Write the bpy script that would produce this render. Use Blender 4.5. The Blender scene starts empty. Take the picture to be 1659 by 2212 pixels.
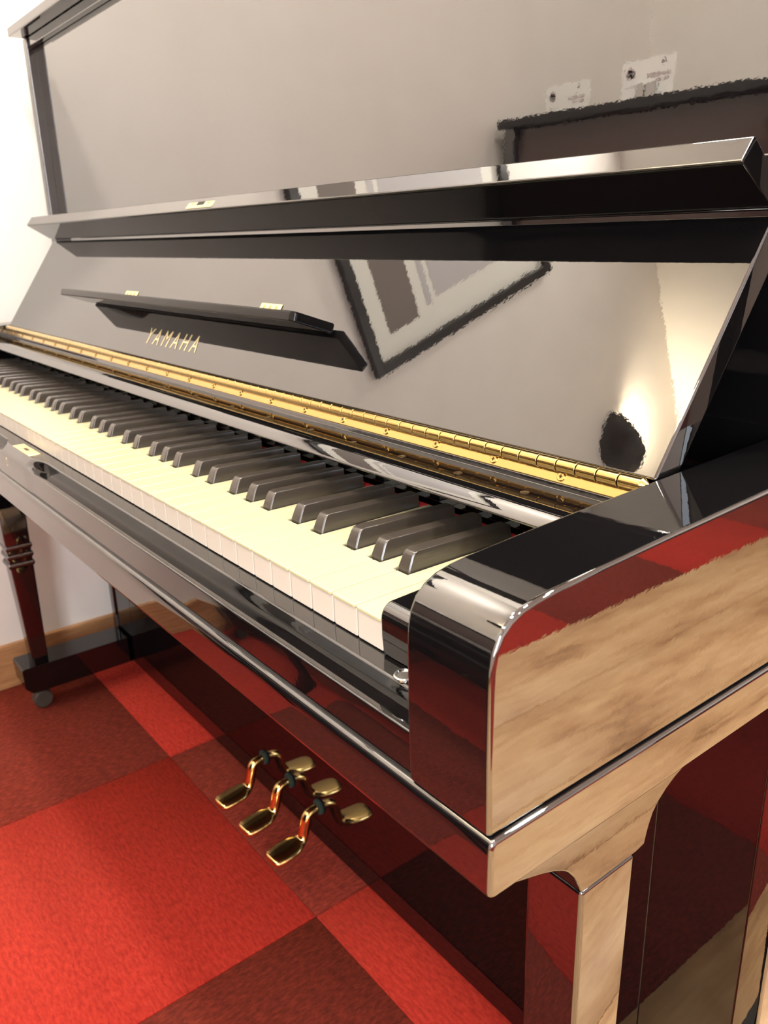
import bpy, bmesh, math, random
from mathutils import Matrix, Vector
random.seed(4)
PI = math.pi
S = bpy.context.scene
COL = S.collection
Z0 = 0.705            # height of the white key tops above the floor; geometry is laid out from there

# ------------------------------------------------------------------ camera
cam_d = bpy.data.cameras.new('camera'); cam = bpy.data.objects.new('camera', cam_d); COL.objects.link(cam)
CR = ((0.6171869,-0.2366011,0.7504000),(0.7863967,0.2166440,-0.5784856),(-0.0256994,0.9471459,0.3197722))
cam.matrix_world = Matrix.Translation((0.31828, -0.24090, 0.19526 + Z0)) @ Matrix(CR).to_4x4()
cam_d.sensor_fit = 'VERTICAL'; cam_d.sensor_height = 24.0; cam_d.lens = 24.0 * 1771.65 / 2212.0
cam_d.clip_start = 0.01
cam_d.dof.use_dof = True; cam_d.dof.focus_distance = 0.52; cam_d.dof.aperture_fstop = 11.0
S.camera = cam

# ------------------------------------------------------------------ world, exposure
S.view_settings.view_transform = 'Standard'; S.view_settings.look = 'None'
S.view_settings.gamma = 1.0; S.view_settings.use_curve_mapping = False
S.view_settings.exposure = 0.0
W = bpy.data.worlds.new('world'); S.world = W; W.use_nodes = True
W.node_tree.nodes['Background'].inputs[0].default_value = (.74, .87, 1.0, 1)
W.node_tree.nodes['Background'].inputs[1].default_value = 4.0

# ------------------------------------------------------------------ lamps of the ceiling (fixtures are built further down at the same spots)
CEIL = 2.79           # world z of the ceiling
LAMPS = [(-1.05, .12, 1.25), (-.25, -.24, 1.15), (.55, -.22, .6), (.75, .75, 2.7), (.8, 1.6, 2.5), (2.1, .7, 1.0), (2.1, 2.1, 1.0), (-.35, -1.3, .65), (.9, -1.2, .6)]
LAMP_W = 20.0
for i, (x, y, k) in enumerate(LAMPS):
    ld = bpy.data.lights.new('downlight_lamp', 'AREA'); ld.shape = 'DISK'; ld.size = .20; ld.energy = LAMP_W * k
    ld.color = (1.0, .945, .86)
    lo = bpy.data.objects.new('downlight_lamp', ld); COL.objects.link(lo); lo.location = (x, y, CEIL - .012)
# lamp inside the wall sconce, throws its light up
ld = bpy.data.lights.new('sconce_lamp', 'SPOT'); ld.energy = 70; ld.color = (1, .84, .60); ld.spot_size = 2.7; ld.spot_blend = .7; ld.shadow_soft_size = .03
SC = Vector((-1.365, -1.09, 1.72 + Z0))
lo = bpy.data.objects.new('sconce_lamp', ld); COL.objects.link(lo); lo.location = SC; lo.rotation_euler = (PI, 0, 0)

# daylight coming in through the shop window in the front wall
WIN = (1.25, 2.75, -.15, 1.45)       # x0, x1, z0, z1 of the opening, heights counted from the key tops
ld = bpy.data.lights.new('daylight', 'AREA'); ld.shape = 'RECTANGLE'; ld.size = 1.5; ld.size_y = 1.6; ld.energy = 150; ld.color = (.88, .93, 1.0)
lo = bpy.data.objects.new('daylight', ld); COL.objects.link(lo); lo.location = (2.0, -1.70, .65 + Z0); lo.rotation_euler = (PI/2, 0, 0)

# ------------------------------------------------------------------ materials
def mat(name, col, rough=.5, metal=0.0, ior=1.5, spec=.5, coat=0.0):
    m = bpy.data.materials.new(name); m.use_nodes = True
    b = m.node_tree.nodes['Principled BSDF']
    b.inputs['Base Color'].default_value = (*col, 1); b.inputs['Roughness'].default_value = rough
    b.inputs['Metallic'].default_value = metal; b.inputs['IOR'].default_value = ior
    b.inputs['Specular IOR Level'].default_value = spec; b.inputs['Coat Weight'].default_value = coat
    return m
def nodes(m): return m.node_tree.nodes, m.node_tree.links, m.node_tree.nodes['Principled BSDF']
def noise(m, scale, detail=3, stretch=(1, 1, 1), rough=.5):
    N, L, b = nodes(m)
    tc = N.new('ShaderNodeTexCoord'); mp = N.new('ShaderNodeMapping'); mp.inputs['Scale'].default_value = stretch
    n = N.new('ShaderNodeTexNoise'); n.inputs['Scale'].default_value = scale; n.inputs['Detail'].default_value = detail; n.inputs['Roughness'].default_value = rough
    L.new(tc.outputs['Object'], mp.inputs[0]); L.new(mp.outputs[0], n.inputs['Vector'])
    return n
def ramp(m, src, stops):
    N, L, b = nodes(m); r = N.new('ShaderNodeValToRGB'); e = r.color_ramp.elements
    while len(e) < len(stops): e.new(.5)
    for k, (p, c) in enumerate(stops): e[k].position = p; e[k].color = (*c, 1)
    L.new(src, r.inputs[0]); return r
def bump(m, src, strength, dist=.001):
    N, L, b = nodes(m); u = N.new('ShaderNodeBump'); u.inputs['Strength'].default_value = strength; u.inputs['Distance'].default_value = dist
    L.new(src, u.inputs['Height']); L.new(u.outputs[0], b.inputs['Normal'])

LACQ_IOR = 2.3
def lacquer(name, col, ior=LACQ_IOR, rough=.010, wave=.035):
    m = mat(name, col, rough, 0, ior); n = noise(m, 75, 3.5, rough=.6); bump(m, n.outputs['Fac'], wave, .0006); return m
M = {}
M['black'] = lacquer('polished black lacquer', (.0035, .0032, .0034))
M['satin'] = lacquer('black lacquer, softer polish', (.0035, .0032, .0034), 1.27)
M['lower'] = lacquer('black lacquer of the lower case', (.0035, .0030, .0032), 1.55)
M['panel'] = lacquer('mirror polished black panel', (.0035, .0032, .0034), 2.75)
M['fallboard'] = lacquer('polished black fallboard', (.0035, .0032, .0034), 2.1)
M['slip'] = lacquer('black lacquer of the key slip', (.0035, .0032, .0034), 2.05)
M['brown'] = lacquer('dark mahogany lacquer', (.080, .046, .040), 1.6)
m = M['white'] = mat('ivory key top', (.42, .385, .235), .22, 0, 1.5)
M['keyfront'] = mat('cream key front', (.54, .475, .40), .3)
M['ebony'] = mat('matt black key', (.035, .028, .022), .26, 0, 1.8); n = noise(M['ebony'], 900, 2, (1, .12, 1)); bump(M['ebony'], n.outputs['Fac'], .12, .0004)
m = M['brass'] = mat('polished brass', (.62, .43, .16), .17, 1.0); n = noise(m, 70, 2); bump(m, n.outputs['Fac'], .15, .0008)
m = M['pbrass'] = mat('pedal brass', (.80, .58, .24), .16, 1.0); n = noise(m, 60, 2); bump(m, n.outputs['Fac'], .2, .001)
M['gold'] = mat('gold inlay', (.95, .80, .45), .25, .7)
M['brassplate'] = mat('pale brass plate', (.95, .85, .42), .28, .75)
M['steel'] = mat('nickel', (.6, .6, .58), .15, 1.0)
m = M['felt'] = mat('red felt', (.85, .018, .03), .95); n = noise(m, 900, 3); bump(m, n.outputs['Fac'], .6, .001)
m = M['greenfelt'] = mat('dark green felt', (.008, .020, .016), .95); n = noise(m, 900, 3); bump(m, n.outputs['Fac'], .6, .001)
M['rubber'] = mat('caster grey', (.06, .05, .04), .4)
M['dark'] = mat('dark recess', (.01, .009, .008), .7)
M['screwhole'] = mat('screw slot', (.06, .035, .01), .5, .6)
# plaster walls
m = M['wall'] = mat('cream plaster', (.81, .77, .715), .85); n = noise(m, 9, 4); r = ramp(m, n.outputs['Fac'], [(.3, (.80, .757, .70)), (.7, (.83, .79, .735))]); nodes(m)[1].new(r.outputs[0], nodes(m)[2].inputs['Base Color']); n2 = noise(m, 300, 3); bump(m, n2.outputs['Fac'], .12, .001)
m = M['ceil'] = mat('white ceiling', (.80, .77, .72), .9); n2 = noise(m, 200, 3); bump(m, n2.outputs['Fac'], .1, .001)
m = M['skirt'] = mat('oak baseboard', (.50, .27, .12), .45); n = noise(m, 14, 4, (6, 1, 8)); r = ramp(m, n.outputs['Fac'], [(.3, (.36, .17, .07)), (.7, (.56, .31, .14))]); nodes(m)[1].new(r.outputs[0], nodes(m)[2].inputs['Base Color'])
# carpet in two tones, pile running along a tile
def carpet(name, a, b_, c, st):
    m = mat(name, b_, .95, 0, 1.3, .2)
    n = noise(m, 75, 6, st, .72); r = ramp(m, n.outputs['Fac'], [(.36, a), (.5, b_), (.66, c)])
    N, L, b = nodes(m)
    big = noise(m, 7, 3); mx = N.new('ShaderNodeMixRGB'); mx.blend_type = 'MULTIPLY'; mx.inputs[0].default_value = .5
    r2 = ramp(m, big.outputs['Fac'], [(.3, (.72, .72, .72)), (.7, (1, 1, 1))])
    L.new(r.outputs[0], mx.inputs[1]); L.new(r2.outputs[0], mx.inputs[2]); L.new(mx.outputs[0], b.inputs['Base Color'])
    b.inputs['Sheen Weight'].default_value = .25; b.inputs['Sheen Tint'].default_value = (1, .3, .2, 1)
    n2 = noise(m, 420, 4, st, .7); bump(m, n2.outputs['Fac'], .9, .004); return m
M['carpet_bright'] = carpet('bright red loop carpet', (.50, .022, .014), (.70, .036, .022), (.84, .065, .038), (1, 3, 1))
M['carpet_dark'] = carpet('dark red loop carpet', (.14, .018, .012), (.27, .030, .018), (.46, .055, .030), (3, 1, 1))
# light wood floor
m = M['wood'] = mat('light oak plank', (.70, .42, .20), .42); N, L, b = nodes(m)
n = noise(m, 3.2, 6, (5.0, .8, 1), .62); r = ramp(m, n.outputs['Fac'], [(.28, (.30, .15, .06)), (.42, (.62, .36, .17)), (.55, (.76, .48, .24)), (.75, (.82, .56, .30))])
n2 = noise(m, 16, 4, (6, .5, 1), .6); mx = N.new('ShaderNodeMixRGB'); mx.blend_type = 'MULTIPLY'; mx.inputs[0].default_value = .55
r2 = ramp(m, n2.outputs['Fac'], [(.3, (.72, .62, .52)), (.6, (1, 1, 1))]); L.new(r.outputs[0], mx.inputs[1]); L.new(r2.outputs[0], mx.inputs[2]); L.new(mx.outputs[0], b.inputs['Base Color'])
M['paper'] = mat('white card', (.95, .93, .89), .6)
M['ink'] = mat('grey print', (.30, .27, .26), .6)
M['inkred'] = mat('faded print', (.50, .42, .40), .6)
M['frame'] = mat('black frame', (.012, .011, .010), .25)
M['mat'] = mat('mat board', (.80, .79, .72), .8)
M['photo'] = mat('grey print field', (.52, .50, .50), .6)
M['photodark'] = mat('brown print field', (.17, .14, .12), .6)
M['bowl'] = mat('dark bronze sconce', (.03, .025, .02), .35, .3)
m = M['lamp'] = mat('lit lamp lens', (1, .9, .7), .5); nodes(m)[2].inputs['Emission Color'].default_value = (1, .86, .66, 1); nodes(m)[2].inputs['Emission Strength'].default_value = 22
m = M['bulb'] = mat('lit sconce lens', (1, .8, .5), .5); nodes(m)[2].inputs['Emission Color'].default_value = (1, .78, .48, 1); nodes(m)[2].inputs['Emission Strength'].default_value = 10
M['ringwhite'] = mat('white lamp ring', (.8, .8, .78), .4)

# ------------------------------------------------------------------ helpers
def bm_new(): return bmesh.new()
def prism(bm, prof, a0, a1, axis='x'):
    """prof: closed (u,v) outline; x: (y,z), y: (x,z), z: (x,y)"""
    def P(a, u, v): return {'x': (a, u, v), 'y': (u, a, v), 'z': (u, v, a)}[axis]
    A = [bm.verts.new(P(a0, *p)) for p in prof]; B = [bm.verts.new(P(a1, *p)) for p in prof]; n = len(prof)
    fs = [bm.faces.new(A), bm.faces.new(B[::-1])]
    for i in range(n): fs.append(bm.faces.new((A[i], B[i], B[(i+1) % n], A[(i+1) % n])))
    bmesh.ops.recalc_face_normals(bm, faces=fs); return bm
def box(bm, x0, x1, y0, y1, z0, z1): return prism(bm, [(x0, y0), (x1, y0), (x1, y1), (x0, y1)], z0, z1, 'z')
def loft(bm, secs):
    """secs: list of closed rings with equal count"""
    R = [[bm.verts.new(p) for p in s] for s in secs]; n = len(R[0]); fs = [bm.faces.new(R[0]), bm.faces.new(R[-1][::-1])]
    for a, b in zip(R, R[1:]):
        for i in range(n): fs.append(bm.faces.new((a[i], b[i], b[(i+1) % n], a[(i+1) % n])))
    bmesh.ops.recalc_face_normals(bm, faces=fs); return bm
def cyl(bm, p0, p1, r, seg=16, r2=None):
    p0, p1 = Vector(p0), Vector(p1); d = (p1 - p0).normalized(); a = d.orthogonal().normalized(); c = d.cross(a)
    ring = lambda p, q: [p + (a*math.cos(t) + c*math.sin(t))*q for t in [2*PI*i/seg for i in range(seg)]]
    return loft(bm, [ring(p0, r), ring(p1, r if r2 is None else r2)])
def ring_lathe(bm, c, axis, prof, seg=24):
    """prof: (radius, offset along axis)"""
    c = Vector(c); d = Vector(axis).normalized(); a = d.orthogonal().normalized(); e = d.cross(a)
    return loft(bm, [[c + d*h + (a*math.cos(t) + e*math.sin(t))*max(r, 1e-5) for t in [2*PI*i/seg for i in range(seg)]] for r, h in prof])
def obj(name, bm, m, parent=None, bev=0, seg=2, kind=None, label=None, smooth=True, ang=30):
    me = bpy.data.meshes.new(name)
    off = Vector((0, 0, Z0)) - (Vector(parent['base']) if parent and 'base' in parent else Vector((0, 0, 0)))
    bmesh.ops.translate(bm, vec=off, verts=bm.verts); bm.to_mesh(me); bm.free()
    for p in me.polygons: p.use_smooth = smooth
    o = bpy.data.objects.new(name, me); COL.objects.link(o); me.materials.append(m if not isinstance(m, str) else M[m])
    if bev:
        b = o.modifiers.new('bevel', 'BEVEL'); b.width = bev; b.segments = seg; b.limit_method = 'ANGLE'; b.angle_limit = math.radians(ang)
    elif smooth:
        me.set_sharp_from_angle(angle=math.radians(35))
    if smooth and m not in ('pbrass', 'wood', 'carpet_bright', 'carpet_dark'):
        w = o.modifiers.new('weighted', 'WEIGHTED_NORMAL'); w.mode = 'FACE_AREA'; w.weight = 75; w.keep_sharp = True
    if parent:
        o.parent = parent; o['base'] = parent['base']
    if kind: o['kind'] = kind
    if label: o['label'] = label
    return o
def thing(name, base, label, cat, group=None):
    o = bpy.data.objects.new(name, None); COL.objects.link(o); o.location = base; o['base'] = tuple(base)
    o.empty_display_size = .05; o['label'] = label; o['category'] = cat
    if group: o['group'] = group
    return o
def dup(o, dx=0, dy=0, dz=0):
    c = o.copy(); COL.objects.link(c); c.location = o.location + Vector((dx, dy, dz)); return c
def arc(cx, cy, r, a0, a1, n):
    return [(cx + r*math.cos(math.radians(a0 + (a1-a0)*i/n)), cy + r*math.sin(math.radians(a0 + (a1-a0)*i/n))) for i in range(n+1)]
FL = -Z0; CZ = CEIL - Z0      # floor and ceiling in key coordinates

# ------------------------------------------------------------------ the room
XL, XR, YF, YB, YP = -1.42, 3.6, -1.62, 3.3, .665
def struct(name, bm, m, bev=0): return obj(name, bm, m, None, bev, kind='structure')
floor = struct('floor', box(bm_new(), XL-.1, XR+.1, YF-.1, YB+.1, FL-.06, FL-.006), 'dark'); floor['base'] = (0, 0, 0)
struct('ceiling', box(bm_new(), XL-.1, XR+.1, YF-.1, YB+.1, CZ, CZ+.05), 'ceil')
struct('wall_left', box(bm_new(), XL-.1, XL, YF-.1, YB+.1, FL-.006, CZ), 'wall')
bm = bm_new(); wx0, wx1, wz0, wz1 = WIN
box(bm, XL, wx0, YF-.1, YF, FL-.006, CZ); box(bm, wx1, XR, YF-.1, YF, FL-.006, CZ); box(bm, wx0, wx1, YF-.1, YF, FL-.006, wz0); box(bm, wx0, wx1, YF-.1, YF, wz1, CZ)
struct('wall_front', bm, 'wall')
bm = bm_new()
for a, b_, c, d in ((wx0, wx1, wz0, wz0+.05), (wx0, wx1, wz1-.05, wz1), (wx0, wx0+.05, wz0+.05, wz1-.05), (wx1-.05, wx1, wz0+.05, wz1-.05), ((wx0+wx1)/2-.025, (wx0+wx1)/2+.025, wz0+.05, wz1-.05)):
    box(bm, a, b_, YF-.06, YF-.015, c, d)
struct('window_1', bm, 'frame', .002)
struct('wall_right', box(bm_new(), XR, XR+.1, YF-.1, YB+.1, FL-.006, CZ), 'wall')
struct('wall_back', box(bm_new(), XL, XR, YB, YB+.1, FL-.006, CZ), 'wall')
struct('wall_partition', box(bm_new(), XL, .11, YP, YP+.09, FL-.006, CZ), 'wall')
struct('baseboard_left', box(bm_new(), XL, XL+.012, YF, YP, FL, FL+.098), 'skirt', .002)
struct('baseboard_front', box(bm_new(), XL+.012, XR, YF, YF+.012, FL, FL+.098), 'skirt', .002)
struct('baseboard_right', box(bm_new(), XR-.012, XR, YF+.012, YB, FL, FL+.098), 'skirt', .002)
# carpet tiles and planks are pieces of the floor
T = .485; CX0, CY0 = -.468, .226
def tile(x0, x1, y0, y1, bright):
    g = .0003
    return obj('carpet_tile', box(bm_new(), x0+g, x1-g, y0+g, y1-g, FL-.006, FL), 'carpet_bright' if bright else 'carpet_dark', floor, .0012, 1)
def tiles(xa, xb, ya, yb):
    i0 = math.floor((xa-CX0)/T); i1 = math.ceil((xb-CX0)/T); j0 = math.floor((ya-CY0)/T); j1 = math.ceil((yb-CY0)/T)
    for i in range(i0, i1):
        for j in range(j0, j1):
            x0, x1 = max(xa, CX0+i*T), min(xb, CX0+i*T+T); y0, y1 = max(ya, CY0+j*T), min(yb, CY0+j*T+T)
            if x1-x0 > .01 and y1-y0 > .01: tile(x0, x1, y0, y1, (i+j) % 2 == 0)
WX0, WX1 = -.10, 1.05
tiles(XL, WX0, YF, YP); tiles(WX1, XR, YF, YB); 
pw = (WX1-WX0)/6
for i in range(6):
    ys = [YF, -.55+.30*(i % 3), 2.45+.12*((i*2) % 3), YB]
    for a, b_ in zip(ys, ys[1:]):
        obj('plank', box(bm_new(), WX0+i*pw+.0004, WX0+(i+1)*pw-.0004, a+.0004, b_-.0004, FL-.006, FL), 'wood', floor, .0008, 1)

# ------------------------------------------------------------------ THE PIANO
XC = -.6128; WP = .023567; NW = 52
base = (XC, .40, 0)
piano = thing('upright_piano', base, 'polished black upright piano with open fallboard and full keyboard in the foreground', 'piano')
CI, CO = .060, .114                       # inner and outer face of the cheeks, right side
def mir(x): return 2*XC - x
def pr2(f):                                # build for both ends
    for s in (0, 1): f(s, (lambda x: x) if s == 0 else mir)

# keybed
bedp = [(-.0325, -.0620), (-.0325, -.0805)] + arc(-.0285, -.081, .004, 180, 270, 3)[1:] + [(.300, -.085), (.300, -.0536)] + [(-.0288, -.0536), (-.0300, -.0539), (-.0311, -.0547), (-.0319, -.0560), (-.0324, -.0580)]
obj('keybed', prism(bm_new(), bedp, mir(.1165), .1165), 'black', piano, .0025, 3, ang=40)

# key slip with the finger recess; sections along x
def slip_sec(x, t):
    full = [(.003, -.0212), (-.0160, -.0212), (-.0172, -.0214), (-.0182, -.0219), (-.0196, -.0230), (-.0212, -.0243), (-.0228, -.0255), (-.0242, -.0266), (-.0252, -.0276), (-.0259, -.0287), (-.0268, -.0299), (-.0278, -.0320), (-.0280, -.0400), (-.0285, -.0535), (.003, -.0535)]
    rec = [(.003, -.0212), (-.0098, -.0212), (-.0108, -.0215), (-.0113, -.0222), (-.0110, -.0240), (-.0104, -.0270), (-.0103, -.0310), (-.0110, -.0334), (-.0180, -.0305), (-.0262, -.0299), (-.0270, -.0303), (-.0275, -.0312), (-.0276, -.0400), (-.0280, -.0535), (.003, -.0535)]
    return [(x, a[0]*(1-t)+b[0]*t, a[1]*(1-t)+b[1]*t) for a, b in zip(full, rec)]
def ease(u): return u*u*(3-2*u)
sx = [(mir(CI), 1)] + [(-.712+.036*i/10, 1-ease(i/10)) for i in range(11)] + [(-.588+.036*i/10, ease(i/10)) for i in range(11)] + [(CI, 1)]
slip = obj('key_slip', loft(bm_new(), [slip_sec(x, t) for x, t in sx]), 'slip', piano)
slip.data.set_sharp_from_angle(angle=math.radians(38))
bm = box(bm_new(), -.660, -.598, -.0172, -.0045, -.0213, -.0204); obj('lock_plate', bm, 'brassplate', slip, .0004, 2)
obj('lock_slot', box(bm_new(), -.636, -.622, -.0125, -.0088, -.0205, -.02025), 'screwhole', slip)
bm = bm_new()
for sgn, cz, r in ((1, -.0330, .0048), (1, -.0400, .0036)):
    ring_lathe(bm, (-.652, -.0271, cz-.003), (0, -1, .02), [(r, -.001), (r, .0006), (r*.8, .001), (r*.62, .0006), (r*.62, -.001)], 20)
esc = obj('keyhole_escutcheon', bm, 'brassplate', slip)

# white keys
A_OFF = {'C': (0, 'r'), 'D': (1, 'lr'), 'E': (2, 'l'), 'F': (3, 'r'), 'G': (4, 'lr'), 'A': (5, 'lr'), 'B': (6, 'l')}
bo = {'C#': -.0029, 'D#': .0024, 'F#': -.0046, 'G#': -.0006, 'A#': .0031}     # black key centre from the joint between its neighbours
def white_mesh(L, nl, nr):
    """nl, nr: how deep the back part is cut on the left and right"""
    h = WP/2 - .00040; yb = .149; yc = .0497
    pl = []
    r = .0022
    pl += [(-h + r - r*math.cos(a), r - r*math.sin(a)) for a in (0, PI/6, PI/3, PI/2)]
    pl += [(h - r + r*math.sin(a), r - r*math.cos(a)) for a in (0, PI/6, PI/3, PI/2)]
    if nr: pl += [(h, yc), (h - nr, yc), (h - nr, yb)]
    else: pl += [(h, yb)]
    if nl: pl += [(-h + nl, yb), (-h + nl, yc), (-h, yc)]
    else: pl += [(-h, yb)]
    bm = bm_new(); prism(bm, pl, -.0026, 0, 'z')
    hh = h - .0002
    pl2 = [(-hh, .0016), (hh, .0016)] + [(min(max(x, -hh), hh), y) for x, y in pl[8:]]
    n0 = len(bm.faces); prism(bm, pl2, -.0205, -.0027, 'z')
    bm.faces.ensure_lookup_table()
    for f in bm.faces[n0:]: f.material_index = 1
    return bm
names = 'CDEFGAB'
wcache = {}
def cuts(L, k):
    g = .0068
    l = {'D': g + bo['C#'], 'E': g + bo['D#'], 'G': g + bo['F#'], 'A': g + bo['G#'], 'B': g + bo['A#']}.get(L, 0)
    r = {'C': g - bo['C#'], 'D': g - bo['D#'], 'F': g - bo['F#'], 'G': g - bo['G#'], 'A': g - bo['A#']}.get(L, 0)
    if k == NW-1: l = 0
    if k == 0: r = 0
    return l, r
for k in range(NW):
    L = names[(0 - k) % 7]
    l, r = cuts(L, k); key = (round(l, 5), round(r, 5))
    cx = -WP*(k+.5)
    if key not in wcache:
        o = obj('white_key', white_mesh(L, l, r), 'white', piano, .0007, 2, ang=40); wcache[key] = o; o.data.materials.append(M['keyfront']); o.location = Vector((cx - 0, 0, 0)) 
        o['cx'] = cx
    else:
        o = dup(wcache[key]); o.name = 'white_key'; o.location = Vector((cx, 0, 0))
# black keys
def black_mesh():
    # bottom ring to top ring with a sloping nose
    def sec(z, y0, y1, h, rc=.0012):
        return [(-h, y0+rc, z), (-h+rc, y0, z), (h-rc, y0, z), (h, y0+rc, z), (h, y1, z), (-h, y1, z)]
    bm = bm_new()
    loft(bm, [sec(-.004, .0518, .1412, .0060), sec(.0012, .0522, .1412, .0059), sec(.0090, .0556, .1412, .0052), sec(.0112, .0572, .1412, .0049), sec(.0123, .0600, .1412, .0045)])
    for v in bm.verts:                      # top falls slightly towards the back
        if v.co.y > .1 and v.co.z > .005: v.co.z -= .0026 if v.co.z > .0115 else .0018
    return bm
b0 = None
for k in range(1, NW):
    L = names[(0 - k) % 7]                  # key left of joint k
    acc = {'C': 'C#', 'D': 'D#', 'F': 'F#', 'G': 'G#', 'A': 'A#'}.get(L)
    if not acc or k >= NW: continue
    x = -WP*k + bo[acc]
    if b0 is None:
        b0 = obj('black_key', black_mesh(), 'ebony', piano, .0006, 3, ang=28); b0.location = (x, 0, 0)
    else:
        o = dup(b0); o.location = (x, 0, 0)
# felt strip, rail behind the keys
obj('felt_strip', box(bm_new(), mir(.012), .012, .1432, .1515, -.006, -.0008), 'felt', piano, .001, 2)
obj('key_frame', box(bm_new(), mir(.0), .0, .004, .149, -.050, -.022), 'dark', piano)
railp = [(.1478, .0445), (.1472, .0405), (.121, .0402)] + [(.1150, .0396), (.1115, .0384), (.1082, .0362), (.1045, .0330), (.1035, .0316), (.1042, .0303), (.107, .0298)] + [(.150, .0285), (.1515, .0275), (.1515, .003), (.175, .003), (.175, .0445)]
rail = obj('nameboard_rail', prism(bm_new(), railp, mir(CI)+.0003, CI-.0003), 'black', piano, .0006, 2, ang=45)
for x in (-.0155, -.0765, -.137, -.198, -.259, -.33, -.40, -.48, -.56):
    bm = bm_new(); ring_lathe(bm, (x, .128, .0404), (0, 0, 1), [(.0030, -.0004), (.0030, .0003), (.0020, .0004), (.0016, -.0003)], 14); obj('rail_screw', bm, 'screwhole', rail)

# key blocks
def blk(s, f):
    x0, x1 = f(.0006), f(CI-.0002)
    prof = [(.0005, -.0212), (-.0006, -.010)] + arc(.0075, .0015, .0082, 180, 95, 8) + [(.030, .0104), (.150, .0104), (.150, -.0212)]
    b = obj('key_block', prism(bm_new(), prof, min(x0, x1), max(x0, x1)), 'black', piano, .002, 3, ang=50)
    bm = bm_new(); ring_lathe(bm, (f(.0275), -.0058, -.0210), (0, 0, 1), [(.0062, 0), (.0062, .0012), (.0056, .0018), (.0050, .0018), (.0046, .0010), (0, .0010)], 28)
    obj('fixing_button', bm, 'steel', b)
pr2(blk)

# cheeks
chp = [(-.0312, -.0534), (-.0318, -.020), (-.0316, .018)] + [(-.0312, .028), (-.0296, .0362), (-.0262, .0428), (-.0210, .0476), (-.0140, .0508), (-.0050, .0526), (.006, .0537)] + [(.040, .0556), (.087, .0576), (.175, .0608), (.284, .0640), (.284, -.0534)]
def cheek(s, f):
    x0, x1 = f(CI), f(CO)
    obj('cheek', prism(bm_new(), chp, min(x0, x1), max(x0, x1)), 'black', piano, .0024, 4, ang=50)
pr2(cheek)

# hinge
hy, hz = .1512, .0552
hinge = obj('piano_hinge', prism(bm_new(), [(.1528, .0520), (.1490, .0446), (.1497, .0442), (.1536, .0517)], mir(CI)+.0012, CI-.0012), 'brass', piano, .0002, 1, label='long brass piano hinge')
kp = .0155; kx = CI - .0008; kn = None; ktot = int((CI - mir(CI))/kp)
for i in range(ktot):
    x1 = CI - .0065 - i*kp; x0 = x1 - kp + .0008
    if kn is None:
        kn = obj('hinge_knuckle', cyl(bm_new(), (x0, hy, hz), (x1, hy, hz), .0046, 20), 'brass', hinge, .0004, 2); kn['x'] = x1
    else: dup(kn, x1 - kn['x'])
obj('hinge_tip', cyl(bm_new(), (CI-.0063, hy, hz), (CI-.0008, hy, hz), .0046, 20, .0008), 'brass', hinge)
sc0 = None
for i in range(22):
    x = -.0060 - i*.0593
    if sc0 is None:
        bm = bm_new(); nrm = Vector((0, -.888, .459)); c = Vector((x, .15095, .0481)) + nrm*.0002
        ring_lathe(bm, c, nrm, [(.0031, -.0004), (.0031, .0005), (.0026, .0008), (.0015, .0007), (0, .0006)], 20)
        sc0 = obj('hinge_screw', bm, 'brass', hinge); sc0['x'] = x
        bm = bm_new(); t = Vector((0, .459, .888)); 
        for d, e in ((Vector((1, 0, 0)), t), (t, Vector((1, 0, 0)))):
            q = [c + nrm*.00075 + d*a*.0013 + e*b_*.00028 for a, b_ in ((-1, -1), (1, -1), (1, 1), (-1, 1))]
            loft(bm, [[p for p in q], [p + nrm*.0002 for p in q]])
        sl0 = obj('screw_slot', bm, 'screwhole', hinge)
    else: dup(sc0, x - sc0['x']); dup(sl0, x - sc0['x'])

# fallboard: flat leaning panel, folding front flap on top
A_ = Vector((0, .155, .0585)); tv = Vector((0, .5713, .8207)); nv = Vector((0, -.8207, .5713))
def FP(x, s, w): p = A_ + tv*s + nv*w; return (x, p.y, p.z)
def fprof(L): return [FP(0, s, w)[1:] for s, w in L]
fb = obj('fallboard', prism(bm_new(), fprof([(0.0, 0), (.1672, 0), (.1728, -.0012), (.1738, -.0020), (.1742, -.0035), (.1742, -.020), (.0, -.020)]), mir(CI-.0015), CI-.0015), 'fallboard', piano, .0018, 3, ang=45)
flp = [(.2532, .2040), (.2505, .2043), (.2480, .2052), (.2132, .2268), (.2128, .2282), (.2134, .2294), (.2232, .2395), (.2248, .2398), (.2262, .2390), (.2640, .2110), (.2640, .2055), (.2620, .2040)]
flap = obj('front_flap', prism(bm_new(), flp, mir(CI-.0015), CI-.0015), 'satin', fb, .0016, 3, ang=40)
obj('flap_edge', prism(bm_new(), [(.2124, .2284), (.2127, .2294), (.2222, .2412), (.2234, .2415), (.2256, .2402), (.2250, .2370), (.2150, .2275), (.2136, .2272)], mir(CI-.0020), CI-.0020), 'black', fb, .0004, 2, ang=15)
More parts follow.
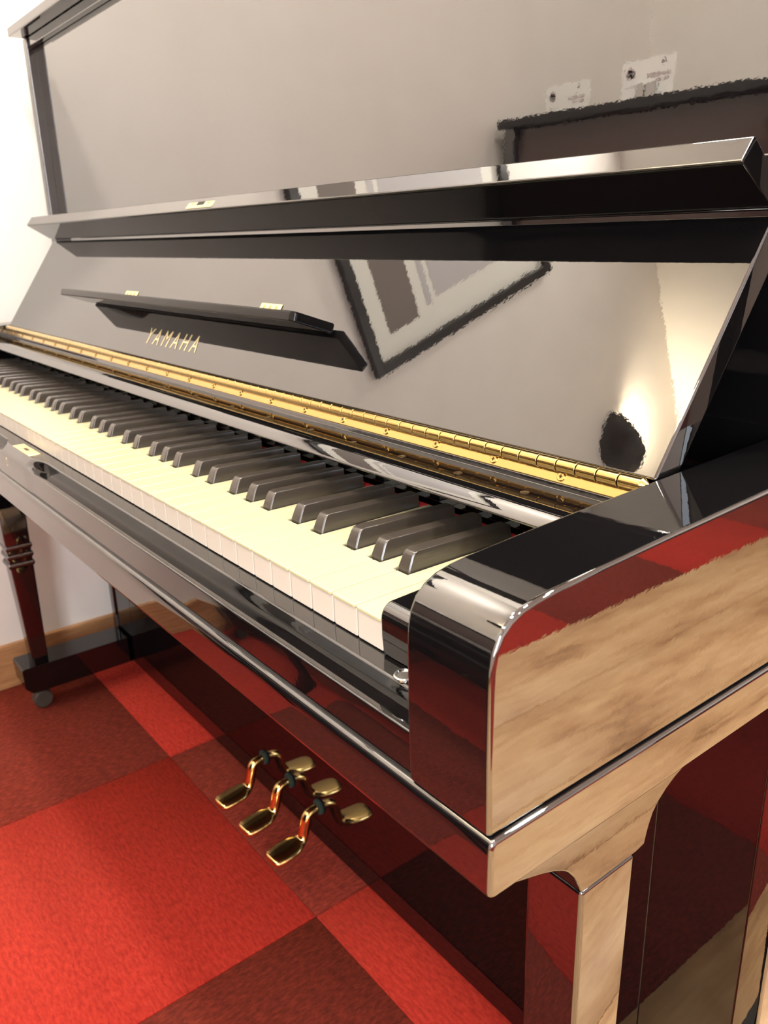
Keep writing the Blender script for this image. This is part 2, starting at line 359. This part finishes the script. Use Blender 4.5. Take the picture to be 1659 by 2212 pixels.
# lock plate on the edge of the flap
ed = Vector((0, .2232-.2134, .2395-.2294)).normalized(); en = Vector((0, -ed.z, ed.y)); ec = en*.0008 + Vector((-.6060, (.2232+.2134)/2, (.2395+.2294)/2))
def plate(c, u, v, n, hu, hv, th):
    q = [c + u*a*hu + v*b_*hv for a, b_ in ((-1, -1), (1, -1), (1, 1), (-1, 1))]
    return loft(bm_new(), [[p for p in q], [p + n*th for p in q]])
X1 = Vector((1, 0, 0))
obj('flap_lock_plate', plate(ec, X1, ed, en, .0330, .0064, .0006), 'brassplate', fb, .0002, 1)
obj('flap_lock_slot', plate(ec + en*.0005, X1, ed, en, .0090, .0026, .0003), 'dark', fb)
for dx in (-.020, .020):
    bm = bm_new(); ring_lathe(bm, ec + X1*dx + en*.0006, en, [(.0018, 0), (.0018, .0003), (.0008, .0001)], 12); obj('plate_screw', bm, 'brass', fb)
# raised maker's lettering
cv = bpy.data.curves.new('lettering', 'FONT'); cv.body = 'YAMAHA'; cv.size = 1; cv.space_character = 1.55; cv.extrude = .02; cv.offset = -.012
to = bpy.data.objects.new('tmp', cv); COL.objects.link(to)
bpy.context.view_layer.update()
me = bpy.data.meshes.new_from_object(to.evaluated_get(bpy.context.evaluated_depsgraph_get())); COL.objects.unlink(to); bpy.data.objects.remove(to)
xs = [v.co.x for v in me.vertices]; ys = [v.co.y for v in me.vertices]; x0, x1, y0, y1 = min(xs), max(xs), min(ys), max(ys)
bm = bm_new(); bm.from_mesh(me)
for v in bm.verts:
    px = -.6950 + (v.co.x-x0)/(x1-x0)*.1435; s = .0196 + (v.co.y-y0)/(y1-y0)*.0208; v.co = FP(px, s, .0003 + (v.co.z)*.01)
obj('lettering', bm, 'gold', fb, smooth=False)
# music shelf, standing out square from the fallboard
S0, SW = .0630, .049
sa = math.radians(16); sd = nv*math.cos(sa) - tv*math.sin(sa); su = tv*math.cos(sa) + nv*math.sin(sa)
def SH(x, w, h): p = A_ + tv*S0 + nv*.0003 + sd*w + su*h; return (x, p.y, p.z)
xr, xl = -.3065, -.9370
bm = bm_new()
out = [(xl, .003), (xr, .003), (xr, SW-.004), (xr-.004, SW), (xl+.004, SW), (xl, SW-.004)]
Aq = [bm.verts.new(SH(x, w, 0)) for x, w in out]; Bq = [bm.verts.new(SH(x, w, .0095)) for x, w in out]
fs = [bm.faces.new(Aq), bm.faces.new(Bq[::-1])] + [bm.faces.new((Aq[i], Bq[i], Bq[(i+1) % 6], Aq[(i+1) % 6])) for i in range(6)]
bmesh.ops.recalc_face_normals(bm, faces=fs)
obj('music_shelf', bm, 'satin', fb, .0018, 3)
for xc in (-.8105, -.4385):
    obj('shelf_hinge', plate(Vector(FP(xc, .0815, .0002)), X1, tv, nv, .0205, .0065, .0012), 'brassplate', fb, .0006, 2, label='brass music shelf hinge')
    bm = bm_new()
    for dx in (-.012, 0, .012): ring_lathe(bm, FP(xc+dx, .0835, .0012), nv, [(.0022, 0), (.0022, .0004), (.0010, .0002)], 12)
    obj('shelf_hinge_screw', bm, 'brass', fb)

# cabinet
CB = .620
def side(s, f):
    xs = (f(.0935), f(CO)); obj('side_panel', prism(bm_new(), [(.268, -.052), (.268, .5345), (CB, .5345), (CB, -.052)], min(xs), max(xs)), 'black', piano, .0022, 3)
    xs = (f(.0885), f(.110)); obj('lower_side_panel', prism(bm_new(), [(.2795, -.0852), (.2795, -.655), (CB, -.655), (CB, -.0852)], min(xs), max(xs)), 'black', piano, .0022, 3)
pr2(side)
obj('upper_panel', box(bm_new(), mir(.0930), .0930, .2835, .300, .030, .5330), 'panel', piano, .0012, 2)
obj('panel_batten', prism(bm_new(), [(.2720, .5205), (.2720, .5345), (.2830, .5345), (.2830, .5205)], mir(.0930), .0930), 'black', piano, .0015, 2)
obj('top_lid', prism(bm_new(), [(.2450, .5352), (.2450, .5497), (.62, .5497), (.62, .5352)], mir(.128)+.014, .114), 'black', piano, .002, 3)
obj('lower_panel', box(bm_new(), mir(.0030), .0030, .2830, .301, -.652, -.0855), 'lower', piano, .0008, 2)
pr2(lambda s, f: obj('lower_stile', box(bm_new(), min(f(.0032), f(.0880)), max(f(.0032), f(.0880)), .2830, .301, -.652, -.0855), 'lower', piano, .0008, 2))
obj('base_board', box(bm_new(), mir(.0880), .0880, .330, .350, FL+.004, -.6525), 'dark', piano)
obj('back_board', box(bm_new(), mir(.0880), .0880, .60, .619, FL+.02, .533), 'dark', piano)
# legs
brp = [(-.004, -.0855), (.0040, -.1225), (.0143, -.1262), (.0250, -.1296), (.0396, -.1343), (.0500, -.1385), (.0572, -.1424), (.0622, -.1460), (.0656, -.1499), (.0690, -.1540), (.0720, -.1600), (.0742, -.1640), (.0760, -.1686), (.1275, -.1686), (.1362, -.1668), (.1376, -.1610), (.1394, -.1545), (.1427, -.1466), (.1480, -.1405), (.1547, -.1354), (.1634, -.1308), (.1734, -.1272), (.1860, -.1228), (.2008, -.1190), (.2600, -.1080), (.2780, -.1050), (.2780, -.0855)]
def leg(s, f):
    xa, xb = f(.042), f(.085); x0, x1 = min(xa, xb), max(xa, xb)
    obj('leg_bracket', prism(bm_new(), brp, x0, x1), 'slip', piano, .0014, 2, ang=40)
    def sec(z, y0, y1, i=0): return [(x0+i, y0, z), (x1-i, y0, z), (x1-i, y1, z), (x0+i, y1, z)]
    bm = bm_new(); loft(bm, [sec(-.6, .0900, .1210, .005), sec(-.37, .0795, .1235, .001), sec(-.33, .0775, .1238), sec(-.1690, .0762, .1270)])
    lg = obj('leg', bm, 'slip', piano, .003, 2, ang=60)
    for z in (-.350, -.368, -.386):
        obj('leg_collar', loft(bm_new(), [sec(z-.0060, .0785, .1240), sec(z, .0765, .1265, -.0015), sec(z+.0060, .0785, .1240)]), 'black', lg, .0015, 2)
    xt0, xt1 = (min(f(.030), f(.098)), max(f(.030), f(.098)))
    toe = [(.0670, -.597), (.0640, -.601), (.0655, -.640), (.0780, -.654), (.3300, -.654), (.3300, -.6525), (.2785, -.6525), (.2785, -.597)]
    tb = obj('toe_block', prism(bm_new(), toe, xt0, xt1), 'lower', piano, .003, 2)
    xc = (xt0+xt1)/2
    obj('caster', cyl(bm_new(), (xc-.011, .100, FL+.019), (xc+.011, .100, FL+.019), .0188, 24), 'rubber', tb, .003, 2)
    obj('caster_fork', prism(bm_new(), [(.085, -.6545), (.115, -.6545), (.108, FL+.015), (.094, FL+.015)], xc-.015, xc-.0115), 'steel', tb, .001, 1)
pr2(leg)
# pedals
def pedal(x):
    cl = [(.195, -.6390, .0130), (.199, -.6385, .0200), (.214, -.6370, .0225), (.236, -.6345, .0215), (.2450, -.6325, .0150), (.2500, -.6300, .0105), (.2535, -.6230, .0092), (.2575, -.6080, .0090), (.2605, -.5960, .0088), (.2650, -.5915, .0080), (.290, -.5910, .0070)]
    th = .0070; secs = []
    for i, (y, z, h) in enumerate(cl):
        a = Vector(cl[max(i-1, 0)][:2]); b_ = Vector(cl[min(i+1, len(cl)-1)][:2]); d = (b_-a).normalized(); n = Vector((-d.y, d.x))
        hx = th*(.7 if i == 0 else 1)
        ring = []
        for u, w in ((-1, .1), (-.72, .9), (0, 1.15), (.72, .9), (1, .1), (.72, -.9), (0, -1), (-.72, -.9)):
            ring.append((x + u*h, y + n.x*w*hx, z + n.y*w*hx))
        secs.append(ring)
    p = obj('pedal', loft(bm_new(), secs), 'pbrass', piano)
    s = p.modifiers.new('sub', 'SUBSURF'); s.levels = 1; s.render_levels = 2
    bm = bm_new(); ring_lathe(bm, (x, .2828, -.590), (0, -1, 0), [(.0115, -.002), (.0115, .003), (.0100, .004), (.0090, .004)], 24)
    obj('pedal_bush', bm, 'greenfelt', p)
for x in (-.6915, -.6145, -.5345): pedal(x)

# ------------------------------------------------------------------ the second piano across the aisle (seen mirrored in the panel)
PX0, PX1 = -1.395, -.02
p2 = thing('upright_piano', ((PX0+PX1)/2, -1.2, 0), 'closed dark mahogany upright piano across the aisle with price cards on its lid', 'piano')
ZT = .478
obj('top_lid', box(bm_new(), PX0, PX1, -1.55, -.930, ZT-.024, ZT), 'lower', p2, .006, 4)
for x0 in (PX0+.015, PX1-.050):
    obj('side_panel', box(bm_new(), x0, x0+.035, -1.54, -.945, FL+.02, ZT-.0245), 'black', p2, .002, 2)
obj('upper_panel', box(bm_new(), PX0+.0505, PX1-.0505, -.985, -.965, .09, ZT-.0245), 'brown', p2, .002, 2)
obj('fallboard', prism(bm_new(), [(-.964, .085), (-.72, .070), (-.645, .020), (-.645, -.05), (-.964, -.05)], PX0+.0505, PX1-.0505), 'black', p2, .004, 3)
for x0 in (PX0+.012, PX1-.05):
    obj('cheek', prism(bm_new(), [(-.944, .10), (-.66, .055), (-.628, .03), (-.624, -.05), (-.944, -.05)], x0, x0+.038), 'black', p2, .004, 3)
obj('keybed', box(bm_new(), PX0+.006, PX1-.006, -.944, -.618, -.085, -.0505), 'black', p2, .004, 3)
obj('lower_panel', box(bm_new(), PX0+.0505, PX1-.0505, -1.03, -1.01, -.60, -.0855), 'brown', p2, .002, 2)
obj('plinth_board', box(bm_new(), PX0+.0505, PX1-.0505, -1.04, -1.005, FL+.005, -.6005), 'black', p2, .002, 2)
obj('back_board', box(bm_new(), PX0+.0505, PX1-.0505, -1.53, -1.51, FL+.02, ZT-.0245), 'dark', p2)
for x0 in (PX0+.03, PX1-.075):
    obj('leg', loft(bm_new(), [[(x0+a*.04, -.66-b_*h, z) for a, b_ in ((0, 0), (1, 0), (1, 1), (0, 1))] for z, h in ((-.60, .034), (-.0855, .048))]), 'black', p2, .003, 2)
    tb = obj('toe_block', box(bm_new(), x0-.012, x0+.052, -1.0045, -.640, -.660, -.5995), 'black', p2, .004, 2)
    obj('caster', cyl(bm_new(), (x0+.01, -.68, FL+.0205), (x0+.03, -.68, FL+.0205), .0203, 20), 'rubber', tb, .002, 2)
mx_ = (PX0+PX1)/2
for dx in (-.075, 0, .075):
    obj('pedal', loft(bm_new(), [[(mx_+dx+u*h, y, z+w*.005) for u, w in ((-1, -1), (1, -1), (1, 1), (-1, 1))] for y, z, h in ((-1.015, -.59, .006), (-.96, -.60, .006), (-.93, -.63, .013), (-.90, -.635, .014))]), 'pbrass', p2, .002, 2)

# same model again, an unseen piano added at the back wall to darken reflections
added_piano = p2.copy(); COL.objects.link(added_piano); added_piano.location = (1.95, 2.90, 0); added_piano.rotation_euler = (0, 0, PI)
added_piano['label'] = 'added unseen closed dark mahogany upright piano against the back wall beyond the wooden floor, darkens the reflections'
for ch in list(p2.children):
    c = ch.copy(); COL.objects.link(c); c.parent = added_piano
    for g in list(ch.children):
        e = g.copy(); COL.objects.link(e); e.parent = c

# unseen bench added under the second piano to darken what the lacquer reflects
bn = thing('added_piano_bench', (-.73, -.80, 0), 'added unseen black piano bench with a dark padded seat under the mahogany piano, darkens the reflections', 'bench')
BX0, BX1, BY0, BY1, BZ = -1.06, -.40, -.965, -.640, -.215
obj('seat_pad', box(bm_new(), BX0+.01, BX1-.01, BY0+.01, BY1-.01, BZ-.040, BZ), 'dark', bn, .012, 3)
obj('seat_frame', box(bm_new(), BX0, BX1, BY0, BY1, BZ-.100, BZ-.0405), 'lower', bn, .003, 2)
for a in (BX0+.005, BX1-.045):
    for b_ in (BY0+.005, BY1-.045):
        obj('leg', loft(bm_new(), [[(a+u*k+d, b_+v*k+d, z) for u, v in ((0, 0), (1, 0), (1, 1), (0, 1))] for z, k, d in ((FL+.0005, .028, .006), (BZ-.1005, .040, 0))]), 'lower', bn, .002, 2)

# price cards: printed face looks towards the near piano
def card(x0, x1, y, h, label, holder):
    w = x1-x0
    t = thing('price_card', ((x0+x1)/2, y, ZT+Z0), label, 'card', 'price cards on the piano lid')
    obj('card_sheet', box(bm_new(), x0, x1, y-.0006, y, ZT, ZT+h), 'paper', t)
    u = lambda a: x1 - a*w                     # mirrored left-right in the reflection
    bm = bm_new()
    ring_lathe(bm, (x0+.17*w, y+.0001, ZT+h*.70), (0, 1, 0), [(.0125, 0), (.0125, .0003), (.0085, .0003), (.0085, 0)], 28)
    obj('round_emblem', bm, 'inkred', t)
    bm = bm_new(); box(bm, x0+.10*w, x0+.24*w, y+.0001, y+.0005, ZT+h*.66, ZT+h*.72); obj('emblem_bar', bm, 'ink', t)
    bm = bm_new(); cxx = x0+.78*w
    prism(bm, [(cxx-.006, ZT+h*.80), (cxx+.006, ZT+h*.80), (cxx+.004, ZT+h*.87), (cxx, ZT+h*.93), (cxx-.004, ZT+h*.87)], y+.0001, y+.0004, 'y'); obj('house_mark', bm, 'ink', t)
    bm = bm_new()
    for k in range(8): box(bm, x0+(.50+.052*k)*w, x0+(.50+.052*k+.040)*w, y+.0001, y+.0004, ZT+h*.53, ZT+h*.63)
    obj('heading_print', bm, 'inkred', t)
    bm = bm_new()
    for a, b_ in ((.66, .76), (.79, .89)): box(bm, x0+a*w, x0+b_*w, y+.0001, y+.0004, ZT+h*.41, ZT+h*.48)
    obj('small_print', bm, 'inkred', t)
    bm = bm_new(); box(bm, x0+.06*w, x0+.32*w, y+.0001, y+.0004, ZT+h*.34, ZT+h*.36); obj('rule_line', bm, 'inkred', t)
    if holder:
        bm = bm_new(); box(bm, x0+.33*w, x0+.50*w, y+.001, y+.010, ZT, ZT+h*.38); box(bm, x0+.52*w, x0+.68*w, y+.001, y+.010, ZT, ZT+h*.40)
        obj('card_holder', bm, 'steel', t, .001, 2)
card(-1.030, -.886, -.975, .084, 'white price card with a grey clip holder on the dark piano lid', True)
card(-1.352, -1.205, -1.075, .084, 'white price card without a clip, standing near the left end of the dark lid', False)

# framed picture on the left wall (seen mirrored in the fallboard)
fy0, fy1, fz0, fz1 = -.378, .440, .848, 1.562
pf = thing('framed_picture', (XL, (fy0+fy1)/2, Z0+(fz0+fz1)/2), 'black framed picture with a pale mat hanging on the cream left wall', 'picture')
fx = XL; FW = .030
for a, b_, c, d in ((fy0, fy1, fz0, fz0+FW), (fy0, fy1, fz1-FW, fz1), (fy0, fy0+FW, fz0+FW, fz1-FW), (fy1-FW, fy1, fz0+FW, fz1-FW)):
    obj('frame_rail', box(bm_new(), fx, fx+.022, a, b_, c, d), 'frame', pf, .002, 2)
obj('mat_board', box(bm_new(), fx+.002, fx+.008, fy0+FW, fy1-FW, fz0+FW, fz1-FW), 'mat', pf)
obj('print_field', box(bm_new(), fx+.008, fx+.0085, fy0+.115, fy1-.10, 1.115, fz1-.09), 'photo', pf)
obj('print_band', box(bm_new(), fx+.008, fx+.0086, fy0+.090, fy1-.10, .935, 1.045), 'photodark', pf)
obj('print_stripe', box(bm_new(), fx+.008, fx+.0086, fy0+.105, fy1-.10, 1.080, 1.100), 'photo', pf)

# wall sconce
sc = thing('wall_sconce', (XL, SC.y, SC.z), 'dark half bowl wall lamp throwing warm light up the left wall', 'lamp')
bm = bm_new(); secs = []
for h, r in ((-.115, .012), (-.105, .045), (-.075, .085), (-.03, .112), (.0, .118), (.0, .110), (-.03, .104), (-.07, .078), (-.095, .04), (-.10, .01)):
    secs.append([(XL + max(r*math.sin(t), 0)*.95, SC.y + 1.1*r*math.cos(t), SC.z - Z0 + .015 + h*.85) for t in [PI*i/16 for i in range(17)]])
loft(bm, secs); obj('bowl', bm, 'bowl', sc)
obj('lamp_holder', cyl(bm_new(), (SC.x, SC.y, SC.z-Z0-.045), (SC.x, SC.y, SC.z-Z0-.015), .014, 16), 'bulb', sc)

# ceiling downlights
for i, (x, y, k) in enumerate(LAMPS):
    where = ['above the left half of the keyboard', 'above the middle of the aisle', 'above the wooden floor at the keyboard end', 'above the wooden floor beside the piano', 'over the far wooden floor', 'over the right carpet, nearer', 'over the right carpet, farther', 'above the mahogany piano', 'in the front right of the room'][i]
    t = thing('ceiling_downlight', (x, y, CEIL), 'round white recessed ceiling lamp ' + where, 'lamp', 'ceiling downlights')
    bm = bm_new(); ring_lathe(bm, (x, y, CZ), (0, 0, -1), [(.122, 0), (.122, .004), (.108, .008), (.103, .004), (.103, 0)], 32); obj('trim_ring', bm, 'ringwhite', t)
    obj('lens', cyl(bm_new(), (x, y, CZ-.003), (x, y, CZ-.006), .101, 32), 'lamp', t)
